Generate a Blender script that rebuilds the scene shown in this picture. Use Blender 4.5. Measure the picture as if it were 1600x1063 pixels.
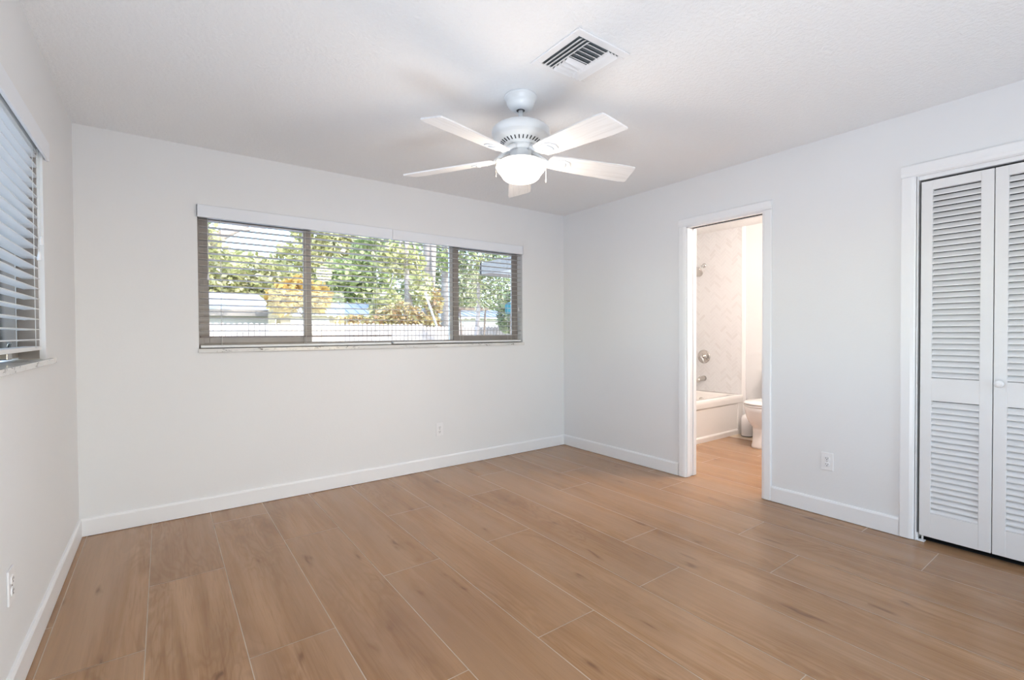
import bpy, bmesh, math, random
from mathutils import Vector, Matrix
PI = math.pi
for o in list(bpy.data.objects): bpy.data.objects.remove(o, do_unlink=True)
S = bpy.context.scene
C = S.collection
W, H, TW = 3.872, 2.44, 0.12          # room width, ceiling height, partition thickness
XB = 5.95                             # far wall of the bathroom
YF = -6.2                             # wall behind the camera
random.seed(7)

# ------------------------------------------------------------------ camera
cyaw, cpit, crol = 0.632776, -0.015058, -0.005269
fw = Vector((math.sin(cyaw)*math.cos(cpit), math.cos(cyaw)*math.cos(cpit), math.sin(cpit)))
r0 = Vector((math.cos(cyaw), -math.sin(cyaw), 0)); u0 = r0.cross(fw)
rr = r0*math.cos(crol)+u0*math.sin(crol); uu = -r0*math.sin(crol)+u0*math.cos(crol)
cam = bpy.data.objects.new('camera', bpy.data.cameras.new('camera')); C.objects.link(cam)
M = Matrix((rr, uu, -fw)).transposed().to_4x4(); M.translation = Vector((0.4148, -3.7789, 1.1986))
cam.matrix_world = M
cam.data.sensor_width = 36; cam.data.lens = 743.54*36/1600; cam.data.clip_start = 0.02; cam.data.clip_end = 300
S.camera = cam
# ------------------------------------------------------------------ sky, sun, lights, exposure
vs = S.view_settings
vs.view_transform = 'Standard'; vs.look = 'None'; vs.gamma = 1; vs.use_curve_mapping = False
vs.exposure = 0.0
wd = bpy.data.worlds.new('sky'); S.world = wd; wd.use_nodes = True
nt = wd.node_tree; nt.nodes.clear()
sky = nt.nodes.new('ShaderNodeTexSky'); sky.sky_type = 'NISHITA'; sky.sun_disc = False
sky.sun_elevation = math.radians(42); sky.sun_rotation = math.radians(150); sky.air_density = 1.0; sky.dust_density = 1.0
bg = nt.nodes.new('ShaderNodeBackground'); bg.inputs[1].default_value = 1.12
ow = nt.nodes.new('ShaderNodeOutputWorld')
nt.links.new(sky.outputs[0], bg.inputs[0]); nt.links.new(bg.outputs[0], ow.inputs[0])

def light(name, kind, loc, energy, color, size=0.1, rot=None, target=None, size_y=None, spread=None):
    d = bpy.data.lights.new(name, kind); d.energy = energy; d.color = color
    if kind == 'AREA':
        d.size = size
        if size_y: d.shape = 'RECTANGLE'; d.size_y = size_y
        if spread: d.spread = math.radians(spread)
    elif kind == 'SUN': d.angle = math.radians(0.6)
    else: d.shadow_soft_size = size
    o = bpy.data.objects.new(name, d); C.objects.link(o); o.location = loc
    if target is not None:
        o.rotation_euler = (Vector(target)-Vector(loc)).to_track_quat('-Z', 'Y').to_euler()
    return o
light('sun', 'SUN', (0, 0, 20), 4.9, (1.0, 0.97, 0.93), target=(-2.2, 9.0, 11.5))
# added fill light behind the camera, turned back and bounced off the rear wall and ceiling
light('bounce_fill', 'AREA', (1.5, -5.2, 1.3), 10, (0.88, 0.945, 1.0), size=1.6, size_y=0.6, target=(1.6, -5.55, 2.3))
light('ceiling_fill', 'AREA', (1.0, -3.75, 0.35), 37, (0.88, 0.935, 1.0), size=1.2, size_y=0.8, target=(1.5, -2.6, 2.44))  # added low fill, aimed up to brighten the ceiling; no real fixture
# warm bathroom ceiling lamp
light('bathroom_lamp', 'POINT', (4.70, -2.20, 2.20), 74, (1.0, 0.83, 0.71), size=0.22)

# ------------------------------------------------------------------ materials
MATS = {}
def mat(name, col, rough=0.5, metal=0.0, spec=0.5, bump=None, emit=None, trans=None, var=None, coat=0.0):
    m = bpy.data.materials.new(name); m.use_nodes = True; n = m.node_tree; b = n.nodes['Principled BSDF']
    b.inputs['Base Color'].default_value = (*col, 1); b.inputs['Roughness'].default_value = rough
    b.inputs['Metallic'].default_value = metal; b.inputs['Specular IOR Level'].default_value = spec
    b.inputs['Coat Weight'].default_value = coat
    tc = n.nodes.new('ShaderNodeTexCoord')
    if bump:
        for sc, st, dist in [bump]:
            no = n.nodes.new('ShaderNodeTexNoise'); no.inputs['Scale'].default_value = sc; no.inputs['Detail'].default_value = 3
            bp = n.nodes.new('ShaderNodeBump'); bp.inputs['Strength'].default_value = st; bp.inputs['Distance'].default_value = dist
            n.links.new(tc.outputs['Object'], no.inputs['Vector']); n.links.new(no.outputs[0], bp.inputs['Height'])
            n.links.new(bp.outputs[0], b.inputs['Normal'])
    if var:                                    # slight colour variation: (scale, second colour)
        no = n.nodes.new('ShaderNodeTexNoise'); no.inputs['Scale'].default_value = var[0]; no.inputs['Detail'].default_value = 4
        rp = n.nodes.new('ShaderNodeValToRGB')
        rp.color_ramp.elements[0].position = 0.35; rp.color_ramp.elements[1].position = 0.65
        rp.color_ramp.elements[0].color = (*col, 1); rp.color_ramp.elements[1].color = (*var[1], 1)
        n.links.new(tc.outputs['Object'], no.inputs['Vector']); n.links.new(no.outputs[0], rp.inputs[0])
        n.links.new(rp.outputs[0], b.inputs['Base Color'])
    if emit:
        b.inputs['Emission Color'].default_value = (*emit[0], 1); b.inputs['Emission Strength'].default_value = emit[1]
    MATS[name] = m; return m
mat('wall_paint', (0.84, 0.845, 0.85), 0.75, spec=0.25, bump=(70, 0.12, 0.004), var=(1.5, (0.83, 0.835, 0.84)))
mat('ceiling_paint', (0.90, 0.91, 0.92), 0.9, spec=0.2)
mat('trim_paint', (0.90, 0.905, 0.915), 0.32, spec=0.5, var=(3, (0.89, 0.895, 0.905)))
mat('valance_white', (0.84, 0.87, 0.92), 0.4, var=(3, (0.83, 0.86, 0.91)))
mat('door_paint', (0.84, 0.84, 0.845), 0.35, var=(5, (0.82, 0.82, 0.825)))
mat('bath_paint', (0.74, 0.755, 0.77), 0.5, spec=0.3, bump=(60, 0.05, 0.002))
mat('dark_gap', (0.012, 0.012, 0.013), 0.9, spec=0.1)
mat('closet_shade', (0.05, 0.05, 0.05), 0.9)  # near-black lining stands in for the shade inside the closet
mat('fan_metal', (0.80, 0.83, 0.85), 0.28, spec=0.5, var=(8, (0.79, 0.82, 0.84)))
mat('slot_dark', (0.03, 0.035, 0.04), 0.6)
mat('plastic_white', (0.89, 0.89, 0.90), 0.35, var=(30, (0.88, 0.88, 0.89)))
mat('slat_white', (0.84, 0.84, 0.83), 0.38, var=(5, (0.82, 0.82, 0.81)))
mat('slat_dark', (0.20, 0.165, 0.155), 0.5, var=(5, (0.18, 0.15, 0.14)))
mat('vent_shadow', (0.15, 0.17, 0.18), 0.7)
mat('slat_backlit', (0.52, 0.49, 0.46), 0.45, var=(5, (0.49, 0.46, 0.43)))  # white slats greyed: backlit shade put into their colour
mat('cord_white', (0.82, 0.82, 0.80), 0.7, bump=(900, 0.3, 0.001))
mat('bronze_frame', (0.40, 0.36, 0.33), 0.45, metal=0.3, var=(12, (0.37, 0.33, 0.30)))
mat('aluminium_white', (0.72, 0.72, 0.71), 0.4, metal=0.1, var=(12, (0.69, 0.69, 0.68)))
mat('chrome', (0.72, 0.72, 0.72), 0.12, metal=1.0, var=(6, (0.70, 0.70, 0.70)))
mat('nickel', (0.55, 0.53, 0.50), 0.25, metal=1.0, var=(6, (0.53, 0.51, 0.49)))
mat('porcelain', (0.88, 0.87, 0.88), 0.08, spec=0.6, var=(4, (0.87, 0.86, 0.87)))
mat('tub_enamel', (0.86, 0.84, 0.82), 0.12, spec=0.6, var=(4, (0.85, 0.83, 0.81)))
mat('black_plastic', (0.015, 0.015, 0.015), 0.35)
mat('grout_floor', (0.60, 0.49, 0.38), 0.8, bump=(200, 0.3, 0.001))
mat('grout_wall', (0.76, 0.765, 0.77), 0.8)
mat('lamp_glass', (0.9, 0.88, 0.84), 0.25, emit=((1.0, 0.90, 0.76), 3.0))

def N(m, t, **k):
    n = m.node_tree.nodes.new(t)
    for a, v in k.items(): setattr(n, a, v)
    return n
def ramp(m, fac, stops):
    r = N(m, 'ShaderNodeValToRGB'); cr = r.color_ramp
    while len(cr.elements) < len(stops): cr.elements.new(0.5)
    for e, (p, c) in zip(cr.elements, stops): e.position = p; e.color = (*c, 1)
    m.node_tree.links.new(fac, r.inputs[0]); return r.outputs[0]
def noise(m, vec, scale, detail=3, rough=0.5, dist=0.0):
    n = N(m, 'ShaderNodeTexNoise'); n.inputs['Scale'].default_value = scale; n.inputs['Detail'].default_value = detail
    n.inputs['Roughness'].default_value = rough; n.inputs['Distortion'].default_value = dist
    m.node_tree.links.new(vec, n.inputs['Vector']); return n.outputs[0]
def vmath(m, op, a, b):
    n = N(m, 'ShaderNodeVectorMath', operation=op); L = m.node_tree.links
    for i, v in enumerate((a, b)):
        if isinstance(v, (tuple, list)): n.inputs[i].default_value = v
        else: L.new(v, n.inputs[i])
    return n.outputs[0]
def fmath(m, op, a, b):
    n = N(m, 'ShaderNodeMath', operation=op); L = m.node_tree.links
    for i, v in enumerate((a, b)):
        if isinstance(v, (int, float)): n.inputs[i].default_value = v
        else: L.new(v, n.inputs[i])
    return n.outputs[0]
def mixc(m, fac, a, b, blend='MIX'):
    n = N(m, 'ShaderNodeMix', data_type='RGBA', blend_type=blend); L = m.node_tree.links
    for s, v in ((n.inputs[0], fac), (n.inputs[6], a), (n.inputs[7], b)):
        if isinstance(v, (int, float)): s.default_value = v
        elif isinstance(v, tuple): s.default_value = (*v, 1)
        else: L.new(v, s)
    return n.outputs[2]

# ceiling: sprayed knockdown texture
m = MATS['ceiling_paint']; tc = N(m, 'ShaderNodeTexCoord').outputs['Object']; b = m.node_tree.nodes['Principled BSDF']
n1 = noise(m, tc, 55, 3, 0.6); n2 = noise(m, tc, 130, 2, 0.5)
hgt = fmath(m, 'ADD', ramp(m, n1, [(0.42, (0, 0, 0)), (0.60, (1, 1, 1))]), fmath(m, 'MULTIPLY', n2, 0.6))
bp = N(m, 'ShaderNodeBump'); bp.inputs['Strength'].default_value = 0.32; bp.inputs['Distance'].default_value = 0.005
m.node_tree.links.new(hgt, bp.inputs['Height']); m.node_tree.links.new(bp.outputs[0], b.inputs['Normal'])

# floor: wood-look porcelain planks, every plank an island of the floor mesh
def wood_tile():
    m = mat('wood_tile', (0.440, 0.275, 0.158), 0.24, spec=0.5); b = m.node_tree.nodes['Principled BSDF']; L = m.node_tree.links
    ge = N(m, 'ShaderNodeNewGeometry'); isl = ge.outputs['Random Per Island']
    tc = N(m, 'ShaderNodeTexCoord').outputs['Object']
    cmb = N(m, 'ShaderNodeCombineXYZ')
    L.new(fmath(m, 'MULTIPLY', isl, 37.0), cmb.inputs[0]); L.new(fmath(m, 'MULTIPLY', isl, 91.0), cmb.inputs[1]); L.new(fmath(m, 'MULTIPLY', isl, 13.0), cmb.inputs[2])
    v = vmath(m, 'ADD', tc, cmb.outputs[0])
    g = noise(m, vmath(m, 'MULTIPLY', v, (13.0, 0.9, 1.0)), 1.0, 4, 0.6, 0.8)        # long soft streaks
    f = noise(m, vmath(m, 'MULTIPLY', v, (110.0, 3.5, 1.0)), 1.0, 3, 0.65, 0.3)      # fine pores
    # cathedral figure: contour lines of a stretched noise, only in the heart of some planks
    fig = noise(m, vmath(m, 'MULTIPLY', v, (6.5, 1.3, 1.0)), 1.0, 3, 0.5, 0.6)
    ring = N(m, 'ShaderNodeMath', operation='PINGPONG'); L.new(fmath(m, 'MULTIPLY', fig, 26.0), ring.inputs[0]); ring.inputs[1].default_value = 1.0
    heart = ramp(m, noise(m, vmath(m, 'MULTIPLY', v, (5.0, 0.7, 1.0)), 1.0, 1), [(0.42, (0, 0, 0)), (0.60, (1, 1, 1))])
    col = ramp(m, g, [(0.28, (0.314, 0.163, 0.073)), (0.5, (0.424, 0.235, 0.114)), (0.72, (0.517, 0.306, 0.163))])
    rm = fmath(m, 'MULTIPLY', fmath(m, 'MULTIPLY', ramp(m, ring.outputs[0], [(0.15, (1, 1, 1)), (0.7, (0, 0, 0))]), heart), 0.42)
    col = mixc(m, rm, col, (0.237, 0.117, 0.048))
    col = mixc(m, ramp(m, f, [(0.32, (0.45, 0.45, 0.45)), (0.52, (0, 0, 0))]), col, (0.242, 0.122, 0.055))
    # greyer, paler bands drifting along and between planks
    dr = noise(m, vmath(m, 'MULTIPLY', v, (4.5, 0.45, 1.0)), 1.0, 1)
    col = mixc(m, ramp(m, dr, [(0.42, (0, 0, 0)), (0.62, (0.55, 0.55, 0.55))]), col, (0.435, 0.270, 0.158))
    col = mixc(m, ramp(m, isl, [(0.0, (0.30, 0.30, 0.30)), (0.5, (0, 0, 0)), (1.0, (0.18, 0.18, 0.18))]), col, (0.286, 0.148, 0.069))
    # knots: few, small, with soft dark tails along the grain
    vk = vmath(m, 'MULTIPLY', v, (6.0, 1.5, 1.0))
    dv = N(m, 'ShaderNodeTexNoise'); dv.inputs['Scale'].default_value = 3.0; L.new(vk, dv.inputs['Vector'])
    kk = vmath(m, 'ADD', vk, vmath(m, 'MULTIPLY', dv.outputs['Color'], (0.550, 0.510, 0.000)))
    k = N(m, 'ShaderNodeTexVoronoi', voronoi_dimensions='2D'); k.inputs['Scale'].default_value = 1.15; L.new(kk, k.inputs['Vector'])
    kd = ramp(m, k.outputs['Distance'], [(0.02, (0.62, 0.62, 0.62)), (0.07, (0.26, 0.26, 0.26)), (0.15, (0, 0, 0))])
    kr = ramp(m, k.outputs['Color'], [(0.56, (0, 0, 0)), (0.66, (1, 1, 1))])
    col = mixc(m, fmath(m, 'MULTIPLY', kd, kr), col, (0.110, 0.046, 0.018))
    L.new(col, b.inputs['Base Color'])
    ro = ramp(m, g, [(0.3, (0.26, 0.26, 0.26)), (0.7, (0.21, 0.21, 0.21))]); L.new(ro, b.inputs['Roughness'])
    bp = N(m, 'ShaderNodeBump'); bp.inputs['Strength'].default_value = 0.10; bp.inputs['Distance'].default_value = 0.002
    L.new(f, bp.inputs['Height']); L.new(bp.outputs[0], b.inputs['Normal'])
wood_tile()
def fan_blade_mat():
    m = mat('blade_wood_white', (0.86, 0.84, 0.82), 0.4); b = m.node_tree.nodes['Principled BSDF']
    tc = N(m, 'ShaderNodeTexCoord').outputs['Object']
    g = noise(m, vmath(m, 'MULTIPLY', tc, (4, 90, 4)), 1.0, 3, 0.6, 0.4)
    col = ramp(m, g, [(0.35, (0.80, 0.79, 0.78)), (0.55, (0.87, 0.865, 0.86))])
    m.node_tree.links.new(col, b.inputs['Base Color'])
fan_blade_mat()
def marble():
    m = mat('marble_sill', (0.78, 0.77, 0.76), 0.15, spec=0.5); b = m.node_tree.nodes['Principled BSDF']
    tc = N(m, 'ShaderNodeTexCoord').outputs['Object']
    a = noise(m, vmath(m, 'MULTIPLY', tc, (26, 26, 60)), 1.0, 4, 0.65, 1.0); c = noise(m, tc, 7, 3)
    f = fmath(m, 'MULTIPLY', ramp(m, a, [(0.57, (0, 0, 0)), (0.64, (1, 1, 1))]), ramp(m, c, [(0.45, (0.1, 0.1, 0.1)), (0.6, (1, 1, 1))]))
    m.node_tree.links.new(mixc(m, f, ramp(m, c, [(0.3, (0.80, 0.79, 0.77)), (0.7, (0.66, 0.66, 0.65))]), (0.12, 0.11, 0.10)), b.inputs['Base Color'])
marble()
def island_tint(name, stops, rough, rot=0.0, trans=0.0):
    m = mat(name, (0.5, 0.5, 0.5), rough); b = m.node_tree.nodes['Principled BSDF']; L = m.node_tree.links
    ge = N(m, 'ShaderNodeNewGeometry')
    col = ramp(m, ge.outputs['Random Per Island'], stops); L.new(col, b.inputs['Base Color'])
    if trans:
        tr = N(m, 'ShaderNodeBsdfTranslucent'); L.new(col, tr.inputs[0]); mx = N(m, 'ShaderNodeMixShader'); mx.inputs[0].default_value = trans
        L.new(b.outputs[0], mx.inputs[1]); L.new(tr.outputs[0], mx.inputs[2]); L.new(mx.outputs[0], m.node_tree.nodes['Material Output'].inputs[0])
    return m
island_tint('herringbone_tile', [(0.0, (0.66, 0.66, 0.67)), (0.3, (0.71, 0.715, 0.73)), (0.8, (0.73, 0.74, 0.755)), (1.0, (0.69, 0.70, 0.715))], 0.2)
island_tint('leaf_yellow_green', [(0, (0.274, 0.284, 0.096)), (0.5, (0.499, 0.474, 0.209)), (1, (0.677, 0.617, 0.403))], 0.5, trans=0.35)
island_tint('leaf_green', [(0, (0.161, 0.222, 0.073)), (0.5, (0.370, 0.427, 0.161)), (1, (0.597, 0.568, 0.322))], 0.5, trans=0.35)
island_tint('leaf_deep', [(0, (0.105, 0.143, 0.081)), (0.5, (0.290, 0.331, 0.161)), (1, (0.532, 0.506, 0.322))], 0.5, trans=0.3)
island_tint('leaf_orange', [(0, (0.46, 0.27, 0.07)), (0.5, (0.62, 0.41, 0.11)), (1, (0.70, 0.56, 0.22))], 0.5, trans=0.35)
island_tint('leaf_dry', [(0, (0.363, 0.205, 0.096)), (0.5, (0.532, 0.395, 0.177)), (1, (0.564, 0.521, 0.257))], 0.5, trans=0.3)
mat('bark_pink', (0.322, 0.248, 0.211), 0.85, bump=(9, 0.6, 0.03), var=(7, (0.434, 0.372, 0.329)))
mat('bark_brown', (0.30, 0.22, 0.17), 0.85, bump=(12, 0.6, 0.03), var=(6, (0.48, 0.38, 0.32)))
mat('fence_wood', (0.310, 0.260, 0.229), 0.8, bump=(14, 0.3, 0.01), var=(3, (0.409, 0.353, 0.316)))
mat('lawn', (0.30, 0.34, 0.14), 0.9, bump=(25, 0.6, 0.02), var=(2, (0.44, 0.42, 0.22)))
mat('bounce_ground', (0.75, 0.77, 0.80), 0.85, var=(2, (0.69, 0.71, 0.74)))  # unseen ground made pale to bounce daylight in through the windows
mat('stucco_white', (0.560, 0.539, 0.511), 0.8, bump=(20, 0.3, 0.01))
mat('garden_white', (0.80, 0.80, 0.82), 0.7, bump=(20, 0.2, 0.01))
mat('stucco_tan', (0.310, 0.267, 0.236), 0.8, bump=(20, 0.3, 0.01))
mat('roof_white', (0.492, 0.480, 0.480), 0.7, var=(1.2, (0.444, 0.438, 0.450)))
mat('roof_metal', (0.409, 0.434, 0.484), 0.4, metal=0.3, var=(2, (0.360, 0.391, 0.446)))
mat('dark_glass', (0.10, 0.13, 0.17), 0.08, spec=0.8)
mat('pane_blue', (0.30, 0.37, 0.46), 0.1, spec=0.8)
mat('teal_plastic', (0.03, 0.19, 0.22), 0.4)
mat('rust_wood', (0.26, 0.17, 0.12), 0.7, var=(6, (0.36, 0.26, 0.18)))
def glassmat():
    m = bpy.data.materials.new('window_glass'); m.use_nodes = True; n = m.node_tree; n.nodes.clear(); MATS['window_glass'] = m
    o = n.nodes.new('ShaderNodeOutputMaterial'); t = n.nodes.new('ShaderNodeBsdfTransparent'); g = n.nodes.new('ShaderNodeBsdfGlossy')
    t.inputs[0].default_value = (0.94, 0.96, 0.95, 1); g.inputs['Roughness'].default_value = 0.0
    mx = n.nodes.new('ShaderNodeMixShader'); fr = n.nodes.new('ShaderNodeFresnel'); fr.inputs[0].default_value = 1.45
    n.links.new(fr.outputs[0], mx.inputs[0]); n.links.new(t.outputs[0], mx.inputs[1]); n.links.new(g.outputs[0], mx.inputs[2]); n.links.new(mx.outputs[0], o.inputs[0])
glassmat()

# ------------------------------------------------------------------ mesh helpers
class MB:
    def __init__(s): s.b = bmesh.new()
    def box(s, x0, x1, y0, y1, z0, z1, bev=0.0, mtx=None):
        x0, x1 = sorted((x0, x1)); y0, y1 = sorted((y0, y1)); z0, z1 = sorted((z0, z1))
        t = bmesh.new(); bmesh.ops.create_cube(t, size=1)
        for v in t.verts: v.co = Vector(((x0+x1)/2+v.co.x*(x1-x0), (y0+y1)/2+v.co.y*(y1-y0), (z0+z1)/2+v.co.z*(z1-z0)))
        if bev > 0:
            bmesh.ops.bevel(t, geom=t.edges[:], offset=min(bev, 0.45*min(x1-x0, y1-y0, z1-z0)), segments=2, affect='EDGES', profile=0.5)
        return s.add(t, mtx)
    def add(s, t, mtx=None):
        if mtx is not None: bmesh.ops.transform(t, matrix=mtx, verts=t.verts)
        mp = {v: s.b.verts.new(v.co) for v in t.verts}
        for f in t.faces:
            try: nf = s.b.faces.new([mp[v] for v in f.verts]); nf.smooth = f.smooth
            except ValueError: pass
        t.free(); return s
    def poly(s, pts):
        s.b.faces.new([s.b.verts.new(p) for p in pts]); return s
    def prism(s, pts, vec, mtx=None):           # closed outline (3-D points) pushed along vec
        t = bmesh.new(); vec = Vector(vec)
        a = [t.verts.new(p) for p in pts]; c = [t.verts.new(Vector(p)+vec) for p in pts]; n = len(a)
        t.faces.new(a); t.faces.new(c[::-1])
        for i in range(n): t.faces.new([a[(i+1) % n], a[i], c[i], c[(i+1) % n]])
        bmesh.ops.recalc_face_normals(t, faces=t.faces); return s.add(t, mtx)
    def rings(s, rings, cap=True, smooth=True, mtx=None):
        t = bmesh.new(); vr = [[t.verts.new(p) for p in r] for r in rings]; n = len(vr[0])
        for a, c in zip(vr, vr[1:]):
            for i in range(n):
                f = t.faces.new([a[i], a[(i+1) % n], c[(i+1) % n], c[i]]); f.smooth = smooth
        if cap: t.faces.new(vr[0][::-1]); t.faces.new(vr[-1])
        bmesh.ops.recalc_face_normals(t, faces=t.faces); return s.add(t, mtx)
    def lathe(s, prof, seg=48, mtx=None, cap=True):
        return s.rings([[Vector((r*math.cos(2*PI*i/seg), r*math.sin(2*PI*i/seg), z)) for i in range(seg)] for r, z in prof], cap, True, mtx)
    def tube(s, pts, rad, seg=10):
        pts = [Vector(p) for p in pts]; rad = rad if isinstance(rad, (list, tuple)) else [rad]*len(pts); R = []
        up = None
        for i, p in enumerate(pts):
            d = (pts[min(i+1, len(pts)-1)]-pts[max(i-1, 0)]).normalized()
            if up is None: up = Vector((0, 0, 1)) if abs(d.z) < 0.9 else Vector((1, 0, 0))
            a = d.cross(up).normalized(); up = a.cross(d).normalized()
            R.append([p+(a*math.cos(2*PI*k/seg)+up*math.sin(2*PI*k/seg))*rad[i] for k in range(seg)])
        return s.rings(R)
    def build(s, name, m, parent=None, local=None):
        me = bpy.data.meshes.new(name); s.b.to_mesh(me); s.b.free()
        o = bpy.data.objects.new(name, me); C.objects.link(o); me.materials.append(MATS[m])
        if parent:
            o.parent = parent
            if local is None: o.matrix_parent_inverse = MW(parent).inverted()
        return o
def MW(o):                                  # world matrix of a parent that may not be evaluated yet
    if o.type != 'EMPTY': return Matrix.Identity(4)
    m = Matrix.Translation(o.location) @ o.rotation_euler.to_matrix().to_4x4()
    return MW(o.parent) @ m if o.parent else m
def empty(name, loc, label=None, cat=None, group=None, kind=None, rz=0):
    o = bpy.data.objects.new(name, None); C.objects.link(o); o.location = loc; o.rotation_euler = (0, 0, rz); o.empty_display_size = 0.05
    return tag(o, label, cat, group, kind)
def tag(o, label=None, cat=None, group=None, kind=None):
    if label: o['label'] = label
    if cat: o['category'] = cat
    if group: o['group'] = group
    if kind: o['kind'] = kind
    return o
def struct(o): o['kind'] = 'structure'; return o
def copy_tree(o, parent=None):
    c = o.copy(); C.objects.link(c)
    if parent: c.parent = parent
    for ch in list(o.children): copy_tree(ch, c)
    return c

# ------------------------------------------------------------------ the room
# window openings: back wall (x range), left wall (y range)
BX0, BX1, WZ0, WZ1 = 0.607, 3.318, 1.085, 2.045
LY0, LY1 = -3.30, -0.885  # left window lengthened out of view to admit more daylight
ET = 0.20
w = MB()
w.box(-ET, BX0, 0, ET, -0.05, H); w.box(BX1, XB+0.1, 0, ET, -0.05, H)
w.box(BX0, BX1, 0, ET, -0.05, WZ0); w.box(BX0, BX1, 0, ET, WZ1, H)
struct(w.build('wall_back', 'wall_paint'))
w = MB()
w.box(-ET, 0, LY1, 0, -0.05, H); w.box(-ET, 0, YF-0.1, LY0, -0.05, H)
w.box(-ET, 0, LY0, LY1, -0.05, WZ0); w.box(-ET, 0, LY0, LY1, WZ1, H)
struct(w.build('wall_left', 'wall_paint'))
DY0, DY1, DZ = -2.105, -1.475, 2.065         # bathroom doorway
KY0, KY1, KZ = -4.20, -2.955, 2.075          # closet opening
w = MB()
w.box(W, W+TW, DY1, 0, -0.05, H); w.box(W, W+TW, KY1, DY0, -0.05, H); w.box(W, W+TW, YF, KY0, -0.05, H)
w.box(W, W+TW, DY0, DY1, DZ, H); w.box(W, W+TW, KY0, KY1, KZ, H)
struct(w.build('wall_right', 'wall_paint'))
GX0, GX1, GZ1 = 2.0, 3.6, 2.12               # unseen glazed door, added behind the camera to let in fill daylight
w = MB(); w.box(-ET, GX0, YF-0.1, YF, -0.05, H); w.box(GX1, W+TW+0.7, YF-0.1, YF, -0.05, H); w.box(GX0, GX1, YF-0.1, YF, GZ1, H)
struct(w.build('wall_front', 'wall_paint'))
d3 = bpy.data.objects.new('fill_door_3', None); C.objects.link(d3); d3.location = ((GX0+GX1)/2, YF-0.05, 0); d3['kind'] = 'structure'
w = MB()
for xa_ in (GX0, (GX0+GX1)/2-0.03, GX1-0.06): w.box(xa_, xa_+0.06, YF-0.08, YF-0.03, 0.0, GZ1, 0.003)
w.box(GX0, GX1, YF-0.08, YF-0.03, 0, 0.05, 0.003); w.box(GX0, GX1, YF-0.08, YF-0.03, GZ1-0.05, GZ1, 0.003)
w.build('frame', 'aluminium_white', d3)
MB().box(GX0+0.05, GX1-0.05, YF-0.057, YF-0.053, 0.04, GZ1-0.04).build('glass_pane', 'window_glass', d3)
struct(MB().box(XB, XB+0.1, -2.5, 0, -0.05, H).build('wall_bathroom', 'bath_paint'))
struct(MB().box(W+TW, XB, -2.5, -2.4, -0.05, H).build('wall_partition', 'bath_paint'))
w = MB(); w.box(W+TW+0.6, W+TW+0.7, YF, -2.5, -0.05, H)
struct(w.build('wall_closet', 'closet_shade'))
struct(MB().box(-ET-0.5, XB+0.1, YF-0.1, ET+0.5, H, H+0.12).build('ceiling', 'ceiling_paint'))

# floor planks
def floor():
    w = MB(); pitch, L, g = 0.3105, 1.553, 0.0018
    offs = [-1.505, -0.945, -1.80, -0.78, -1.52, -0.79, -1.505, -0.785, -1.97, -1.09, -0.76, -1.53, -1.18, -0.5, -1.3, -0.9, -1.5, -0.6, -1.35]
    for i in range(-1, 18):
        x0 = 0.035+i*pitch; x1 = x0+pitch; y0 = offs[i % 19]
        if i == -1: y0 = -1.1
        for k in range(-3, 3):
            ya = y0+k*L; yb = ya+L
            xa, xb = max(x0, -0.02)+g, min(x1, XB)-g; yc, yd = max(ya, YF)+g, min(yb, 0)-g
            if xb <= xa or yd <= yc: continue
            w.poly([(xa, yc, 0), (xb, yc, 0), (xb, yd, 0), (xa, yd, 0)])
    f = w.build('floor', 'wood_tile'); struct(f)
    gr = MB().box(-0.02, XB, YF, 0, -0.05, -0.0006).build('grout', 'grout_floor', f)
floor()

# baseboards
def baseboard(name, segs):
    w = MB()
    for (x0, y0, x1, y1, nx, ny) in segs:         # run and inward normal
        t, h = 0.014, 0.108
        n = Vector((nx, ny, 0)); a = Vector((x0, y0, 0)); d = Vector((x1-x0, y1-y0, 0))
        pr = [(0, 0.003), (t, 0.003), (t, h-0.012), (t-0.005, h-0.002), (t-0.008, h), (0, h)]
        w.prism([a+n*p+Vector((0, 0, z)) for p, z in pr], d)
    return struct(w.build(name, 'trim_paint'))
baseboard('baseboard_back', [(0, 0, W, 0, 0, -1)])
baseboard('baseboard_left', [(0, YF, 0, 0, 1, 0)])
baseboard('baseboard_right', [(W, -1.412, W, 0, -1, 0), (W, -2.884, W, -2.162, -1, 0)])

# door casings
def casing(name, ya, yb, zt, wd_):
    w = MB(); t = 0.017
    def leg(y_out, y_in):
        s = 1 if y_in > y_out else -1
        pr = [(0, y_out), (-t*0.8, y_out), (-t, y_out+s*0.006), (-t, y_in-s*0.022), (-t*0.75, y_in-s*0.008), (-t*0.35, y_in), (0, y_in)]
        w.prism([Vector((W+p, y, 0.004)) for p, y in pr], (0, 0, zt-0.004))
    leg(ya-wd_, ya); leg(yb+wd_, yb)
    pr = [(0, zt+wd_), (-t*0.8, zt+wd_), (-t, zt+wd_-0.006), (-t, zt+0.022), (-t*0.75, zt+0.008), (-t*0.35, zt), (0, zt)]
    w.prism([Vector((W+p, ya-wd_, z)) for p, z in pr], (0, yb-ya+2*wd_, 0))
    return struct(w.build(name, 'trim_paint'))
c1 = casing('trim_1', -2.094, -1.483, 2.055, 0.066)
c2 = casing('trim_2', -4.19, -2.953, 2.072, 0.068)
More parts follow.
